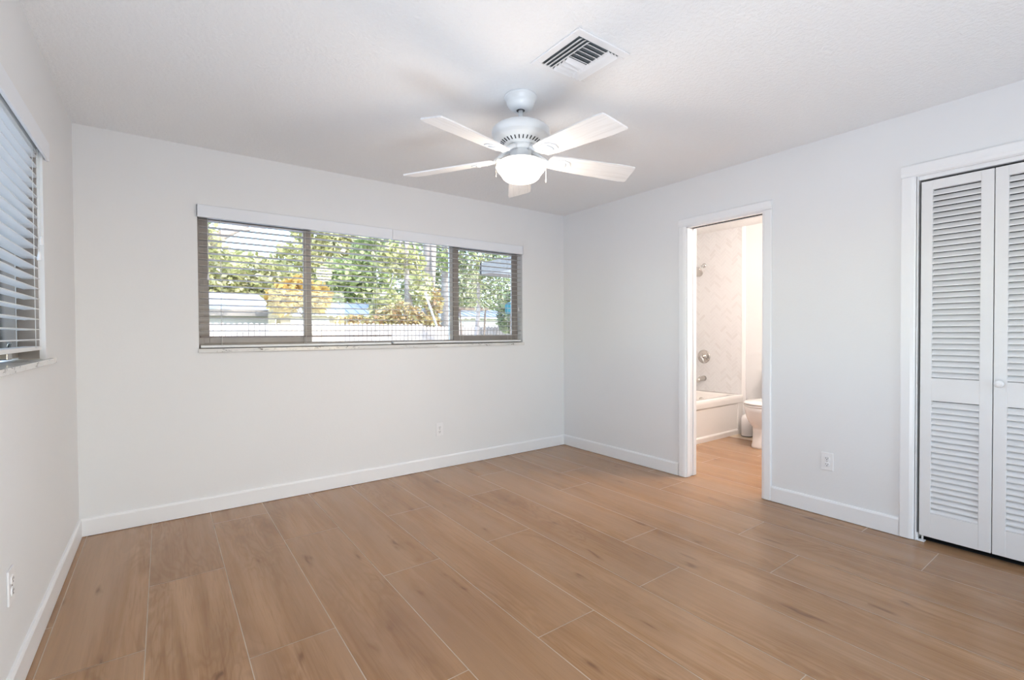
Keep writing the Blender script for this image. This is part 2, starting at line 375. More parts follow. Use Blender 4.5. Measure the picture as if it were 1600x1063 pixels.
# bathroom doorway: split pocket jamb with the edge of the sliding door in its slot
w = MB()
for xa, xb in ((W, W+0.038), (W+0.083, W+TW)):
    w.box(xa, xb, -1.492, -1.475, 0.006, 2.056); w.box(xa, xb, -2.105, -2.094, 0.0, 2.056); w.box(xa, xb, DY0, DY1, 2.048, 2.066)
w.box(W+0.038, W+0.083, -2.105, -2.094, 0, 2.066)
j1 = w.build('jamb', 'trim_paint', None); j1.name = 'trim_3'; struct(j1)
w = MB(); w.box(W+TW, W+TW+0.016, -1.485, -1.42, 0.004, 2.12, 0.003); w.box(W+TW, W+TW+0.016, -2.16, -2.10, 0.004, 2.12, 0.003); w.box(W+TW, W+TW+0.016, -2.16, -1.42, 2.055, 2.12, 0.003)
struct(w.build('trim_4', 'trim_paint'))
d1 = empty('door_1', (W+0.06, -1.48, 0)); struct(d1)
MB().box(W+0.046, W+0.081, -1.487, -1.45, 0.012, 2.05, 0.002).build('door_panel', 'door_paint', d1)
MB().box(W+0.038, W+0.046, -1.486, -1.475, 0.01, 2.06).build('pocket_slot', 'dark_gap', d1)
MB().box(W+0.038, W+0.083, -2.094, -1.492, 2.052, 2.066).build('track', 'dark_gap', d1)

# ------------------------------------------------------------------ closet bifold louvred doors
d2 = empty('door_2', (W+0.03, -2.97, 0)); struct(d2)
PX0, PX1 = W+0.006, W+0.034
def door_panel(ya, yb, knob):
    w = MB(); zb, zt = 0.035, 2.036; st = 0.050
    for a, c in ((ya, ya+st), (yb-st, yb)): w.box(PX0, PX1, a, c, zb, zt, 0.0025)
    for a, c in ((zb, 0.170), (0.806, 0.934), (1.985, zt)): w.box(PX0+0.001, PX1-0.001, ya+st-0.002, yb-st+0.002, a, c, 0.001)
    p = w.build('door_panel', 'door_paint', d2)
    w = MB()
    for a, c, n in ((0.172, 0.803, 20), (0.938, 1.982, 33)):
        for i in range(n):
            z = a+(c-a)*(i+0.5)/n; hp = (c-a)/n*0.5
            # tilted slat: top edge inside, lower edge towards the room
            q = [(PX0+0.003, z-hp-0.001), (PX0+0.003, z-hp+0.005), (PX1-0.007, z+hp*0.86), (PX1-0.004, z+hp*0.86-0.004)]
            w.prism([Vector((x, ya+st, zz)) for x, zz in q], (0, yb-ya-2*st, 0))
    w.build('louvres', 'door_paint', p)
    if knob:
        MB().lathe([(0.008, 0.0), (0.008, 0.012), (0.017, 0.018), (0.020, 0.026), (0.017, 0.033), (0.008, 0.036)], 24,
                   Matrix.Translation((PX0, yb-0.024, 0.924)) @ Matrix.Rotation(-PI/2, 4, 'Y')).build('knob', 'plastic_white', p)
door_panel(-3.2655, -2.972, False)
door_panel(-3.565, -3.2685, True)
door_panel(-3.8645, -3.568, True)
door_panel(-4.164, -3.8675, False)
MB().box(W+0.012, W+0.05, -4.19, -2.955, 2.050, 2.074, 0.002).build('track', 'trim_paint', d2)
w = MB(); w.box(W-0.004, W+0.030, -2.998, -2.957, 0.002, 0.008, 0.001); w.box(W+0.008, W+0.016, -2.968, -2.957, 0.002, 0.045, 0.001); w.lathe([(0.005, 0.0), (0.005, 0.03)], 12, Matrix.Translation((W+0.02, -2.985, 0.006)))
w.build('pivot_bracket', 'plastic_white', d2)
w = MB(); w.box(W+0.0, W+TW, -2.961, -2.953, 0.0, 2.075); w.box(W, W+TW, -4.20, -4.192, 0, 2.075); w.box(W, W+TW, -4.2, -2.953, 2.073, 2.078)
struct(w.build('trim_5', 'trim_paint'))
struct(MB().box(W+0.05, W+TW+0.6, YF, -2.5, 0.0005, 0.002).build('closet_floor_shade', 'closet_shade'))  # dark sheet over the closet floor, shade put into its colour

# ------------------------------------------------------------------ windows
def rectframe(w, a0, a1, z0, z1, t, d0, d1, axis, tb=None):
    tb = tb or t
    def bx(p0, p1, q0, q1):
        if axis == 'x': w.box(p0, p1, d0, d1, q0, q1, 0.002)
        else: w.box(d0, d1, p0, p1, q0, q1, 0.002)
    bx(a0, a0+t, z0, z1); bx(a1-t, a1, z0, z1); bx(a0+t, a1-t, z0, z0+tb); bx(a0+t, a1-t, z1-t, z1)
w1 = empty('window_1', ((BX0+BX1)/2, 0.1, WZ0)); struct(w1)
w = MB(); rectframe(w, BX0, BX1, WZ0+0.018, WZ1, 0.035, 0.085, 0.14, 'x'); w.build('window_frame', 'bronze_frame', w1)
w = MB(); rectframe(w, BX0+0.012, 1.338, WZ0+0.035, WZ1-0.02, 0.055, 0.088, 0.106, 'x'); s_ = w.build('sash', 'bronze_frame', w1)
MB().box(BX0+0.06, 1.29, 0.096, 0.099, WZ0+0.08, WZ1-0.07).build('glass_pane', 'window_glass', s_)
w = MB(); rectframe(w, 2.585, BX1-0.012, WZ0+0.035, WZ1-0.02, 0.055, 0.088, 0.106, 'x'); s_ = w.build('sash', 'bronze_frame', w1)
MB().box(2.635, BX1-0.06, 0.096, 0.099, WZ0+0.08, WZ1-0.07).build('glass_pane', 'window_glass', s_)
w = MB(); w.box(1.30, 1.345, 0.108, 0.135, WZ0+0.05, WZ1-0.03, 0.002); w.box(2.555, 2.60, 0.108, 0.135, WZ0+0.05, WZ1-0.03, 0.002)
w.build('mullion', 'aluminium_white', w1)
MB().box(1.34, 2.56, 0.118, 0.121, WZ0+0.04, WZ1-0.03).build('glass_pane', 'window_glass', w1)
MB().box(BX0-0.003, BX1+0.010, -0.018, 0.088, WZ0-0.008, WZ0+0.018, 0.002).build('window_sill', 'marble_sill', w1)

w2 = empty('window_2', (-0.1, (LY0+LY1)/2, WZ0)); struct(w2)
w = MB(); rectframe(w, LY0, LY1, WZ0+0.018, WZ1, 0.04, -0.14, -0.085, 'y'); w.box(-0.085, -0.020, LY1-0.005, LY1, WZ0+0.012, WZ1); w.box(-0.14, -0.095, (LY0+LY1)/2-0.025, (LY0+LY1)/2+0.025, WZ0+0.05, WZ1-0.03, 0.002)
w.build('window_frame', 'bronze_frame', w2)
MB().box(-0.121, -0.118, LY0+0.03, LY1-0.03, WZ0+0.04, WZ1-0.03).build('glass_pane', 'window_glass', w2)
MB().box(-0.095, 0.020, LY0-0.02, LY1+0.105, WZ0-0.012, WZ0+0.010, 0.002).build('window_sill', 'marble_sill', w2)
w = MB(); w.box(-0.095, -0.06, -1.20, -1.13, WZ0+0.02, WZ0+0.045, 0.003); w.tube([(-0.07, -1.16, WZ0+0.045), (-0.06, -1.16, WZ0+0.085), (-0.055, -1.22, WZ0+0.09)], 0.006)
w.build('window_crank', 'nickel', w2)

# ------------------------------------------------------------------ venetian blinds
def blind(name, a0, a1, axis, label, group, drop, wand, pitch=0.0437, inner=-0.002, tilt=-2.5, first=1.964, sm='slat_white'):
    """axis 'x': hangs in the back window, depth +y; axis 'y': left window, depth -x"""
    def P(a, d, z): return Vector((a, d, z)) if axis == 'x' else Vector((-d, a, z))
    def bx(w, p0, p1, d0, d1, z0, z1, bev=0.001):
        A = P(p0, d0, z0); B = P(p1, d1, z1); w.box(A.x, B.x, A.y, B.y, A.z, B.z, bev)
    root = empty(name, P((a0+a1)/2, 0.03, WZ0+0.02), label, 'window blind', group)
    w = MB(); bx(w, a0+0.004, a1-0.004, 0.012, 0.062, 1.985, 2.035); w.build('headrail', 'slat_white', root)
    w = MB(); th = math.radians(tilt); d0, d1 = 0.013, 0.063; z = first; zs = []
    while z > drop+0.03: zs.append(z); z -= pitch
    for z in zs:
        dz = math.tan(th)*0.025; up = 0.0034
        q = [(d0, z-dz), ((d0+d1)/2, z+0.0015), (d1, z+dz), (d1, z+dz+up), ((d0+d1)/2, z+0.0015+up), (d0, z-dz+up)]
        w.prism([P(a0+0.006, d, zz) for d, zz in q], P(a1-a0-0.012, 0, 0) if axis == 'x' else Vector((0, a1-a0-0.012, 0)))
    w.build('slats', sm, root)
    w = MB(); bx(w, a0+0.006, a1-0.006, 0.012, 0.064, drop, drop+0.017, 0.003); w.build('bottom_rail', 'slat_white', root)
    n = 3 if (a1-a0) < 1.45 else 4
    for i in range(n):
        a = a0+0.13+(a1-a0-0.26)*i/(n-1)
        w = MB()
        for d in (0.010, 0.066): w.tube([P(a, d, 1.99), P(a, d, drop+0.01)], 0.0011, 5)
        for z in zs: w.tube([P(a, 0.010, z-0.002), P(a, 0.066, z-0.002)], 0.0006, 4)
        w.build('ladder_cord', 'cord_white', root)
    if wand:
        for aa, zb_, tas in wand:
            w = MB(); w.tube([P(aa, 0.004, 1.985), P(aa, 0.003, zb_)], 0.0016, 6)
            lc = w.build('pull_cord', 'cord_white', root)
            w = MB(); A = P(aa, 0.003, zb_-0.035)
            w.lathe([(0.002, 0.04), (0.005, 0.032), (0.008, 0.006), (0.007, 0)], 12, Matrix.Translation(A)); w.build('tassel', 'plastic_white', lc)
    return root
G = 'white slatted blinds on the back wall window'
bl = blind('window_blind', BX0+0.004, 1.955, 'x', 'white slatted window blind covering the left half of the long back wall window', G, 1.108, [(0.665, 1.60, 1)], sm='slat_backlit')
br = blind('window_blind', 1.963, BX1-0.004, 'x', 'white slatted window blind covering the right half of the long back wall window', G, 1.112, [(3.27, 1.45, 1)], tilt=1, sm='slat_backlit')
bv = blind('window_blind', LY0+0.004, LY1-0.008, 'y', 'white slatted window blind on the left wall window at the picture edge', None, 1.135, [(-0.925, 1.62, 1), (-0.965, 1.55, 1)], inner=0.0)
# sagging lowest slat of the left blind, in a darker colour
for root, (a0, a1, ax) in ((bl, (BX0-0.006, 1.957, 'x')), (br, (1.959, BX1+0.002, 'x')), (bv, (LY0-0.03, LY1+0.055, 'y'))):
    w = MB()
    if ax == 'x':
        w.box(a0, a1, -0.016, -0.004, 1.978, 2.060, 0.002)
        w.box(a0, a0+0.006, -0.016, 0.0, 1.978, 2.060) if root is bl else w.box(a1-0.006, a1, -0.016, 0, 1.978, 2.06)
    else:
        w.box(0.004, 0.016, a0, a1, 1.975, 2.055, 0.002); w.box(0.0, 0.016, a1-0.006, a1, 1.975, 2.055)
    w.build('valance', 'valance_white', root)
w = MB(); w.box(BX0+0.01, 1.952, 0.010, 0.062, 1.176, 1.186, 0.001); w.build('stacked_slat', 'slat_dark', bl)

# ------------------------------------------------------------------ outlets
def outlet(loc, n, label, blank=False):
    """n: outward normal as angle"""
    root = empty('wall_outlet', loc, label, 'outlet', 'white duplex outlets on the walls', rz=n)
    w = MB(); w.box(-0.035, 0.035, 0.0, 0.006, -0.0575, 0.0575, 0.003); w.build('cover_plate', 'plastic_white', root, 1)
    for s in (-1, 1):
        w = MB(); zc = s*0.0195
        ring = lambda y, k: [Vector((0.0165*k*math.copysign(abs(math.cos(t))**0.7, math.cos(t)), y, zc+0.0145*k*math.copysign(abs(math.sin(t))**0.7, math.sin(t)))) for t in [2*PI*i/24 for i in range(24)]]
        w.rings([ring(0.005, 1), ring(0.0085, 1), ring(0.009, 0.93)]); r = w.build('receptacle', 'plastic_white', root, 1)
        w = MB(); w.box(-0.0075, -0.005, 0.0085, 0.0095, zc-0.001, zc+0.007); w.box(0.005, 0.0075, 0.0085, 0.0095, zc-0.001, zc+0.007)
        w.lathe([(0.003, 0), (0.003, 0.001)], 12, Matrix.Translation((0, 0.0085, zc-0.007)) @ Matrix.Rotation(-PI/2, 4, 'X')); w.build('slots', 'slot_dark', r, 1)
    MB().lathe([(0.003, 0), (0.0025, 0.0015)], 12, Matrix.Translation((0, 0.006, 0)) @ Matrix.Rotation(-PI/2, 4, 'X')).build('screw', 'nickel', root, 1)
    return root
outlet((2.382, 0.0, 0.345), PI, 'small white duplex outlet on the back wall below the long window')
outlet((W, -2.510, 0.356), PI/2, 'white duplex outlet on the right wall between the doorway and the closet')
outlet((0.0, -1.565, 0.382), -PI/2, 'white wall outlet on the left wall, cut by the picture edge')

# ------------------------------------------------------------------ ceiling fan
FX, FY = 1.946, -1.778
fan = empty('ceiling_fan', (FX, FY, H), 'white five-blade ceiling fan with a glowing frosted glass light bowl', 'ceiling fan')
T = Matrix.Translation((FX, FY, 0))
def fpart(name, prof, m, seg=56, parent=None): return MB().lathe(prof, seg, T).build(name, m, parent or fan)
fpart('canopy', [(0.083, 2.44), (0.086, 2.436), (0.085, 2.430), (0.080, 2.427), (0.078, 2.4265), (0.0765, 2.414), (0.072, 2.4125), (0.0715, 2.402), (0.068, 2.392), (0.060, 2.380), (0.048, 2.371), (0.038, 2.367), (0.030, 2.366)], 'fan_metal')
fpart('canopy_opening', [(0.022, 2.3675), (0.022, 2.3655)], 'slot_dark')
fpart('downrod', [(0.0125, 2.385), (0.0125, 2.28)], 'fan_metal')
mo = fpart('motor_housing', [(0.02, 2.293), (0.06, 2.291), (0.105, 2.286), (0.136, 2.275), (0.150, 2.262), (0.153, 2.250), (0.152, 2.236), (0.147, 2.229), (0.147, 2.225), (0.139, 2.224), (0.137, 2.217), (0.128, 2.213), (0.112, 2.203), (0.085, 2.188), (0.078, 2.180), (0.066, 2.178)], 'fan_metal')
w = MB()
for i in range(30):
    a = 2*PI*i/30
    m_ = T @ Matrix.Rotation(a, 4, 'Z') @ Matrix.Translation((0.0975, 0, 2.1940)) @ Matrix.Rotation(-0.507, 4, 'Y')
    w.box(-0.011, 0.011, -0.0028, 0.0028, -0.002, 0.001, 0.0008, m_)
w.build('vent_slots', 'slot_dark', mo)
fpart('flywheel', [(0.05, 2.180), (0.066, 2.179), (0.069, 2.175), (0.069, 2.157), (0.066, 2.153), (0.05, 2.152)], 'fan_metal')
fpart('switch_housing', [(0.045, 2.153), (0.055, 2.152), (0.057, 2.148), (0.057, 2.116), (0.062, 2.110), (0.095, 2.104), (0.108, 2.098), (0.108, 2.092), (0.05, 2.090)], 'fan_metal')
fpart('light_bowl', [(0.104, 2.097), (0.118, 2.092), (0.128, 2.082), (0.131, 2.070), (0.126, 2.055), (0.112, 2.038), (0.103, 2.026), (0.096, 2.014), (0.084, 2.004), (0.060, 1.998), (0.02, 1.996)], 'lamp_glass')
for s, zb_ in ((-1, 2.04), (1, 2.01)):
    v = Vector((FX, FY, 0))+Vector((rr.x, rr.y, 0)).normalized()*s*0.132
    w = MB(); w.tube([(v.x-s*rr.x*0.07, v.y-s*rr.y*0.07, 2.118), (v.x-s*rr.x*0.01, v.y-s*rr.y*0.01, 2.118), (v.x, v.y, 2.110), (v.x, v.y, zb_)], 0.0012, 6)
    w.lathe([(0.003, 0), (0.004, 0.01), (0.002, 0.022)], 10, Matrix.Translation((v.x, v.y, zb_-0.02))); w.build('pull_chain', 'nickel' if s < 0 else 'plastic_white', fan)
# outline of one blade along +X, in the fan's frame; every blade its own mesh
def blade_mesh():
    w = MB(); top, bot = 0.0035, -0.0035
    out = [(0.165, 0.052), (0.22, 0.060), (0.36, 0.068), (0.52, 0.074), (0.60, 0.076), (0.663, 0.072), (0.664, 0.066)]
    lo = [(0.650, -0.060), (0.645, -0.070), (0.60, -0.074), (0.52, -0.073), (0.36, -0.067), (0.22, -0.059), (0.165, -0.052), (0.155, -0.035), (0.150, 0.0), (0.155, 0.035)]
    w.prism([Vector((x, y, bot)) for x, y in out+lo], (0, 0, top-bot)); return w
def iron_mesh():
    w = MB()
    # arm from the flywheel out to a plate under the blade root, with a raised crescent
    A = [(0.066, 0.016), (0.10, 0.012), (0.15, 0.020), (0.19, 0.040), (0.235, 0.046), (0.275, 0.030), (0.285, 0.0)]
    pts = A+[(x, -y) for x, y in A[::-1][1:]]
    w.prism([Vector((x, y, -0.0095 if x > 0.12 else 0.005)) for x, y in pts], (0, 0, 0.005))
    return w
PHI0 = -90.5
for k in range(5):
    a = math.radians(PHI0+72*k)
    br_ = bpy.data.objects.new('blade', None)
    mt = T @ Matrix.Rotation(a, 4, 'Z') @ Matrix.Translation((0, 0, 2.121)) @ Matrix.Rotation(math.radians([3.8, 2.3, 0.4, 2.1, 2.3][k]), 4, 'Y') @ Matrix.Rotation(math.radians(-13), 4, 'X')
    w = blade_mesh(); me_b = w.build('blade', 'blade_wood_white'); me_b.parent = fan; me_b.matrix_parent_inverse = Matrix.Translation((-FX, -FY, -H)); me_b.matrix_basis = mt
    w = MB()
    w.prism([Vector((x, y, -0.0085)) for x, y in [(0.15, 0.018), (0.185, 0.036), (0.232, 0.042), (0.268, 0.030), (0.282, 0.0), (0.268, -0.030), (0.232, -0.042), (0.185, -0.036), (0.15, -0.018)]], (0, 0, 0.0049))
    w.rings([[Vector((0.245+0.010*math.cos(t)*k2-0.35*(math.sin(t)*0.024*k2)**2/0.03, 0.026*math.sin(t)*k2, z)) for t in [2*PI*i/20 for i in range(20)]] for k2, z in ((1.0, -0.008), (0.9, -0.013), (0.5, -0.0145))])
    w.tube([(0.045, 0, 0.044), (0.085, 0, 0.038), (0.12, 0, 0.014), (0.155, 0, -0.003), (0.185, 0, -0.006)], [0.012, 0.013, 0.011, 0.010, 0.006], 10)
    for (x, y) in ((0.20, 0.022), (0.20, -0.022), (0.165, 0)): w.lathe([(0.004, -0.0112), (0.0045, -0.008)], 10, Matrix.Translation((x, y, 0)))
    o = w.build('blade_iron', 'fan_metal'); o.parent = me_b; o.matrix_parent_inverse = Matrix.Identity(4)
    bpy.data.objects.remove(br_)
# light of the lamp inside the bowl, spilling over the glass: lamp colour warm white
light('fan_lamp', 'POINT', (FX, FY, 1.90), 9, (1.0, 0.84, 0.68), size=0.09)

# ------------------------------------------------------------------ ceiling air vent
VX0, VX1, VY0, VY1 = 1.792, 2.107, -2.372, -2.056
vt = empty('ceiling_air_vent', ((VX0+VX1)/2, (VY0+VY1)/2, H), 'square white ceiling air vent with louvres blowing three ways', 'air vent')
w = MB(); fr_ = 0.036
def frect(w, x0, x1, y0, y1, z0, z1, t):
    w.box(x0, x1, y0, y0+t, z0, z1, 0.003); w.box(x0, x1, y1-t, y1, z0, z1, 0.003); w.box(x0, x0+t, y0+t, y1-t, z0, z1, 0.003); w.box(x1-t, x1, y0+t, y1-t, z0, z1, 0.003)
frect(w, VX0, VX1, VY0, VY1, H-0.009, H, fr_); w.build('frame', 'plastic_white', vt)
MB().box(VX0+0.03, VX1-0.03, VY0+0.03, VY1-0.03, H-0.0035, H-0.0008).build('duct_shade', 'vent_shadow', vt)  # dark plate stands in for the shade up the duct
def vslat(w, c, along, tilt, L, wd_, z=H-0.012):
    m_ = Matrix.Translation((c[0], c[1], z)) @ (Matrix.Rotation(tilt, 4, 'Y') if along == 'y' else Matrix.Rotation(tilt, 4, 'X'))
    if along == 'y': w.box(-wd_/2, wd_/2, -L/2, L/2, -0.0007, 0.0007, 0, m_)
    else: w.box(-L/2, L/2, -wd_/2, wd_/2, -0.0007, 0.0007, 0, m_)
yc = (VY0+VY1)/2; L_ = VY1-VY0-2*fr_
xi0, xi1 = VX0+fr_, VX1-fr_
for i in range(3):
    w = MB(); vslat(w, (xi0+0.014+i*0.0215, yc), 'y', math.radians(-28), L_-0.004, 0.0205); w.build('louvre', 'plastic_white', vt)
for i in range(3):
    w = MB(); vslat(w, (xi1-0.012-i*0.0215, yc), 'y', math.radians(38), L_-0.004, 0.021); w.build('louvre', 'plastic_white', vt)
xa, xb = xi0+0.067, xi1-0.065
for i in range(9):
    y = VY0+fr_+0.014+i*(L_-0.028)/8
    w = MB(); vslat(w, ((xa+xb)/2, y), 'x', math.radians(34 if i < 5 else -38), xb-xa, 0.0245); w.build('louvre', 'plastic_white', vt)

# ------------------------------------------------------------------ bathroom
TY0, TZ = -0.845, 0.455                      # tub front line and rim height
# herringbone wall tile, clipped to the shower wall, as one mesh of small tiles
def clip(poly, ax, v, keep_less):
    out = []
    for i in range(len(poly)):
        a, b_ = poly[i-1], poly[i]; ia = (a[ax] <= v) == keep_less; ib = (b_[ax] <= v) == keep_less
        if ia != ib:
            t = (v-a[ax])/(b_[ax]-a[ax]); out.append(tuple(a[k]+t*(b_[k]-a[k]) for k in (0, 1)))
        if ib: out.append(b_)
    return out
def herring(y0, y1, z0, z1, tw=0.0333, n=3, g=0.001):
    L = tw*n; res = []; cs = math.cos(PI/4)
    cy, cz = (y0+y1)/2, (z0+z1)/2
    for s in range(-24, 25):
        for k in range(-80, 81):
            ox, oy = s*L+k*tw, -s*L+k*tw
            for (xa, ya, xb_, yb_) in ((ox, oy, ox+L, oy+tw), (ox+L, oy+tw-L, ox+L+tw, oy+tw)):
                q = [(xa+g, ya+g), (xb_-g, ya+g), (xb_-g, yb_-g), (xa+g, yb_-g)]
                q = [(cy+(x-y)*cs, cz+(x+y)*cs) for x, y in q]
                if max(p[0] for p in q) < y0 or min(p[0] for p in q) > y1 or max(p[1] for p in q) < z0 or min(p[1] for p in q) > z1: continue
                for ax, v, kl in ((0, y0, False), (0, y1, True), (1, z0, False), (1, z1, True)):
                    q = clip(q, ax, v, kl)
                    if len(q) < 3: break
                if len(q) >= 3: res.append(q)
    return res
w = MB()
for q in herring(TY0+0.004, -0.012, TZ, H-0.002):
    w.poly([(XB-0.0105, y, z) for y, z in q[::-1]])
tl = w.build('trim_7', 'herringbone_tile'); struct(tl)
MB().box(XB-0.010, XB, TY0, -0.01, TZ-0.01, H).build('grout', 'grout_wall', tl)
w = MB(); w.box(XB-0.014, XB, TY0-0.045, TY0, 0.0, H, 0.004); struct(w.build('trim_8', 'trim_paint'))
struct(MB().box(W+TW, XB-0.011, -0.010, 0.0, TZ-0.01, H).build('trim_9', 'grout_wall'))
struct(MB().box(W+TW, W+TW+0.004, -1.42, -0.01, 0, H).build('trim_10', 'bath_paint'))
struct(MB().box(XB-0.012, XB, -2.4, TY0-0.05, 0.003, 0.10, 0.003).build('baseboard_bathroom', 'trim_paint'))

tub = empty('bathtub', (5.17, TY0, 0), 'white alcove bathtub with a flat apron below the herringbone tile', 'bathtub')
w = MB()
x0, x1, y0, y1 = 4.42, XB-0.012, -0.868, -0.012
def rr_ring(xa, xb_, ya, yb_, rad, z, seg=8):
    pts = []
    for cx_, cy_, a0 in ((xb_-rad, yb_-rad, 0), (xa+rad, yb_-rad, PI/2), (xa+rad, ya+rad, PI), (xb_-rad, ya+rad, 1.5*PI)):
        for i in range(seg+1):
            a = a0+PI/2*i/seg; pts.append(Vector((cx_+rad*math.cos(a), cy_+rad*math.sin(a), z)))
    return pts
w.rings([rr_ring(x0, x1, y0, y1, 0.012, TZ-0.045), rr_ring(x0, x1, y0, y1, 0.012, TZ-0.006), rr_ring(x0+0.006, x1-0.004, y0+0.006, y1-0.004, 0.012, TZ),
         rr_ring(x0+0.09, x1-0.13, y0+0.085, y1-0.06, 0.10, TZ-0.002), rr_ring(x0+0.10, x1-0.14, y0+0.095, y1-0.07, 0.10, TZ-0.015),
         rr_ring(x0+0.13, x1-0.20, y0+0.13, y1-0.10, 0.12, 0.22), rr_ring(x0+0.20, x1-0.27, y0+0.18, y1-0.15, 0.12, 0.12)], cap=False)
w.b.faces.ensure_lookup_table()
w.poly(rr_ring(x0+0.20, x1-0.27, y0+0.18, y1-0.15, 0.12, 0.12)[::-1] and rr_ring(x0+0.20, x1-0.27, y0+0.18, y1-0.15, 0.12, 0.12))
w.build('basin', 'tub_enamel', tub)
w = MB(); w.box(x0, x1, -0.852, -0.80, 0.0, TZ-0.04, 0.004)
w.prism([Vector((x0, y, z)) for y, z in ((-0.852, 0.0), (-0.868, 0.0), (-0.868, 0.045), (-0.862, 0.055), (-0.852, 0.062))], (x1-x0, 0, 0))
w.prism([Vector((x0, y, z)) for y, z in ((-0.852, 0.405), (-0.868, 0.41), (-0.868, 0.37), (-0.860, 0.36), (-0.852, 0.352))][::-1], (x1-x0, 0, 0))
for a, c in ((x0, x0+0.12), (x1-0.11, x1)): w.box(a, c, -0.863, -0.85, 0.05, 0.38, 0.004)
w.build('apron', 'tub_enamel', tub)
w = MB(); w.lathe([(0.03, 0), (0.03, 0.006), (0.02, 0.009)], 24, Matrix.Translation((5.75, -0.44, 0.365)) @ Matrix.Rotation(-PI/2-0.2, 4, 'Y')); w.build('overflow_plate', 'nickel', tub)

RX = Matrix.Rotation(-PI/2, 4, 'Y')            # local +z -> world -x (out of the shower wall)
sh = empty('wall_shower', (XB-0.011, -0.36, 2.035), 'chrome shower head on a short arm high on the herringbone wall', 'shower head')
w = MB(); w.tube([(XB-0.011, -0.36, 2.035), (XB-0.06, -0.36, 2.03), (XB-0.12, -0.36, 1.99)], 0.011); w.lathe([(0.028, 0), (0.028, 0.004), (0.014, 0.012)], 24, Matrix.Translation((XB-0.011, -0.36, 2.035)) @ RX); w.build('shower_arm', 'chrome', sh)
hm = Matrix.Translation((XB-0.12, -0.36, 1.99)) @ Matrix.Rotation(-2.35, 4, 'Y')
MB().lathe([(0.012, -0.01), (0.018, 0.02), (0.03, 0.035), (0.062, 0.055), (0.072, 0.066), (0.070, 0.075), (0.066, 0.076)], 32, hm).build('spray_head', 'nickel', sh)
va = empty('shower_valve', (XB-0.011, -0.357, 0.885), 'round chrome shower valve with a lever handle midway up the tile', 'shower valve')
MB().lathe([(0.085, 0), (0.085, 0.004), (0.078, 0.010), (0.05, 0.013), (0.035, 0.016), (0.032, 0.04), (0.026, 0.045)], 40, Matrix.Translation((XB-0.0115, -0.357, 0.885)) @ RX).build('escutcheon', 'nickel', va)
w = MB(); w.tube([(XB-0.05, -0.357, 0.885), (XB-0.075, -0.357, 0.885), (XB-0.085, -0.385, 0.86), (XB-0.085, -0.41, 0.81)], [0.018, 0.018, 0.011, 0.009]); w.build('lever_handle', 'chrome', va)
sp = empty('tub_spout', (XB-0.011, -0.36, 0.602), 'brushed nickel tub spout jutting over the bathtub rim', 'tub spout')
w = MB(); w.tube([(XB-0.011, -0.36, 0.61), (XB-0.05, -0.36, 0.61), (XB-0.12, -0.36, 0.60), (XB-0.155, -0.36, 0.585)], [0.033, 0.030, 0.025, 0.024], 16); w.build('spout', 'nickel', sp)
w = MB(); w.lathe([(0.006, 0), (0.006, 0.02), (0.009, 0.024)], 12, Matrix.Translation((XB-0.12, -0.36, 0.62))); w.build('diverter_knob', 'chrome', sp)

# toilet, facing the doorway
TYC = -1.365
to = empty('toilet', (5.6, TYC, 0), 'white toilet with closed lid beside the bathtub, half hidden by the door casing', 'toilet')
def ov(cx_, rx, ry, z, n=40, p=2.3):
    out = []; z = z*1.09
    for i in range(n):
        t = 2*PI*i/n; c_, s_ = math.cos(t), math.sin(t)
        kx = rx*(1.0 if c_ < 0 else 0.9)
        out.append(Vector((cx_+kx*math.copysign(abs(c_)**(2/p), c_), TYC+ry*math.copysign(abs(s_)**(2/p), s_), z)))
    return out
w = MB()
w.rings([ov(5.52, 0.235, 0.118, 0.0, p=3), ov(5.52, 0.235, 0.118, 0.02, p=3), ov(5.52, 0.228, 0.113, 0.06, p=2.8), ov(5.52, 0.226, 0.112, 0.17, p=2.6), ov(5.51, 0.230, 0.124, 0.20), ov(5.50, 0.240, 0.156, 0.235),
         ov(5.49, 0.252, 0.180, 0.29), ov(5.48, 0.262, 0.187, 0.35), ov(5.475, 0.268, 0.190, 0.385), ov(5.475, 0.262, 0.186, 0.392)])
w.box(5.65, 5.80, TYC-0.11, TYC+0.11, 0.0, 0.42, 0.02)
w.build('bowl', 'porcelain', to)
w = MB(); w.rings([ov(5.475, 0.268, 0.190, 0.393), ov(5.475, 0.272, 0.193, 0.397), ov(5.475, 0.272, 0.193, 0.408), ov(5.475, 0.268, 0.19, 0.411)]); w.build('seat', 'porcelain', to)
w = MB(); w.rings([ov(5.475, 0.27, 0.192, 0.415), ov(5.475, 0.275, 0.195, 0.419), ov(5.475, 0.275, 0.195, 0.428), ov(5.475, 0.262, 0.185, 0.438), ov(5.475, 0.15, 0.10, 0.443)]); w.build('lid', 'porcelain', to)
w = MB(); w.box(5.76, XB-0.015, TYC-0.19, TYC+0.19, 0.42, 0.77, 0.025); tk = w.build('tank', 'porcelain', to)
w = MB(); w.box(5.75, XB-0.012, TYC-0.20, TYC+0.20, 0.772, 0.805, 0.012); w.build('tank_lid', 'porcelain', to)
w = MB(); w.tube([(5.755, TYC+0.15, 0.72), (5.74, TYC+0.15, 0.72), (5.735, TYC+0.09, 0.71)], 0.008); w.build('flush_lever', 'chrome', tk)
bc = empty('toilet_brush_canister', (5.80, -0.985, 0), 'white rounded toilet brush canister with a black knob between bathtub and toilet', 'brush canister')
w = MB(); m_ = Matrix.Translation((5.80, -0.985, 0))
w.lathe([(0.060, 0.006), (0.064, 0.012), (0.064, 0.19), (0.060, 0.215), (0.048, 0.238), (0.028, 0.250), (0.015, 0.253)], 36, m_); w.build('canister', 'porcelain', bc)
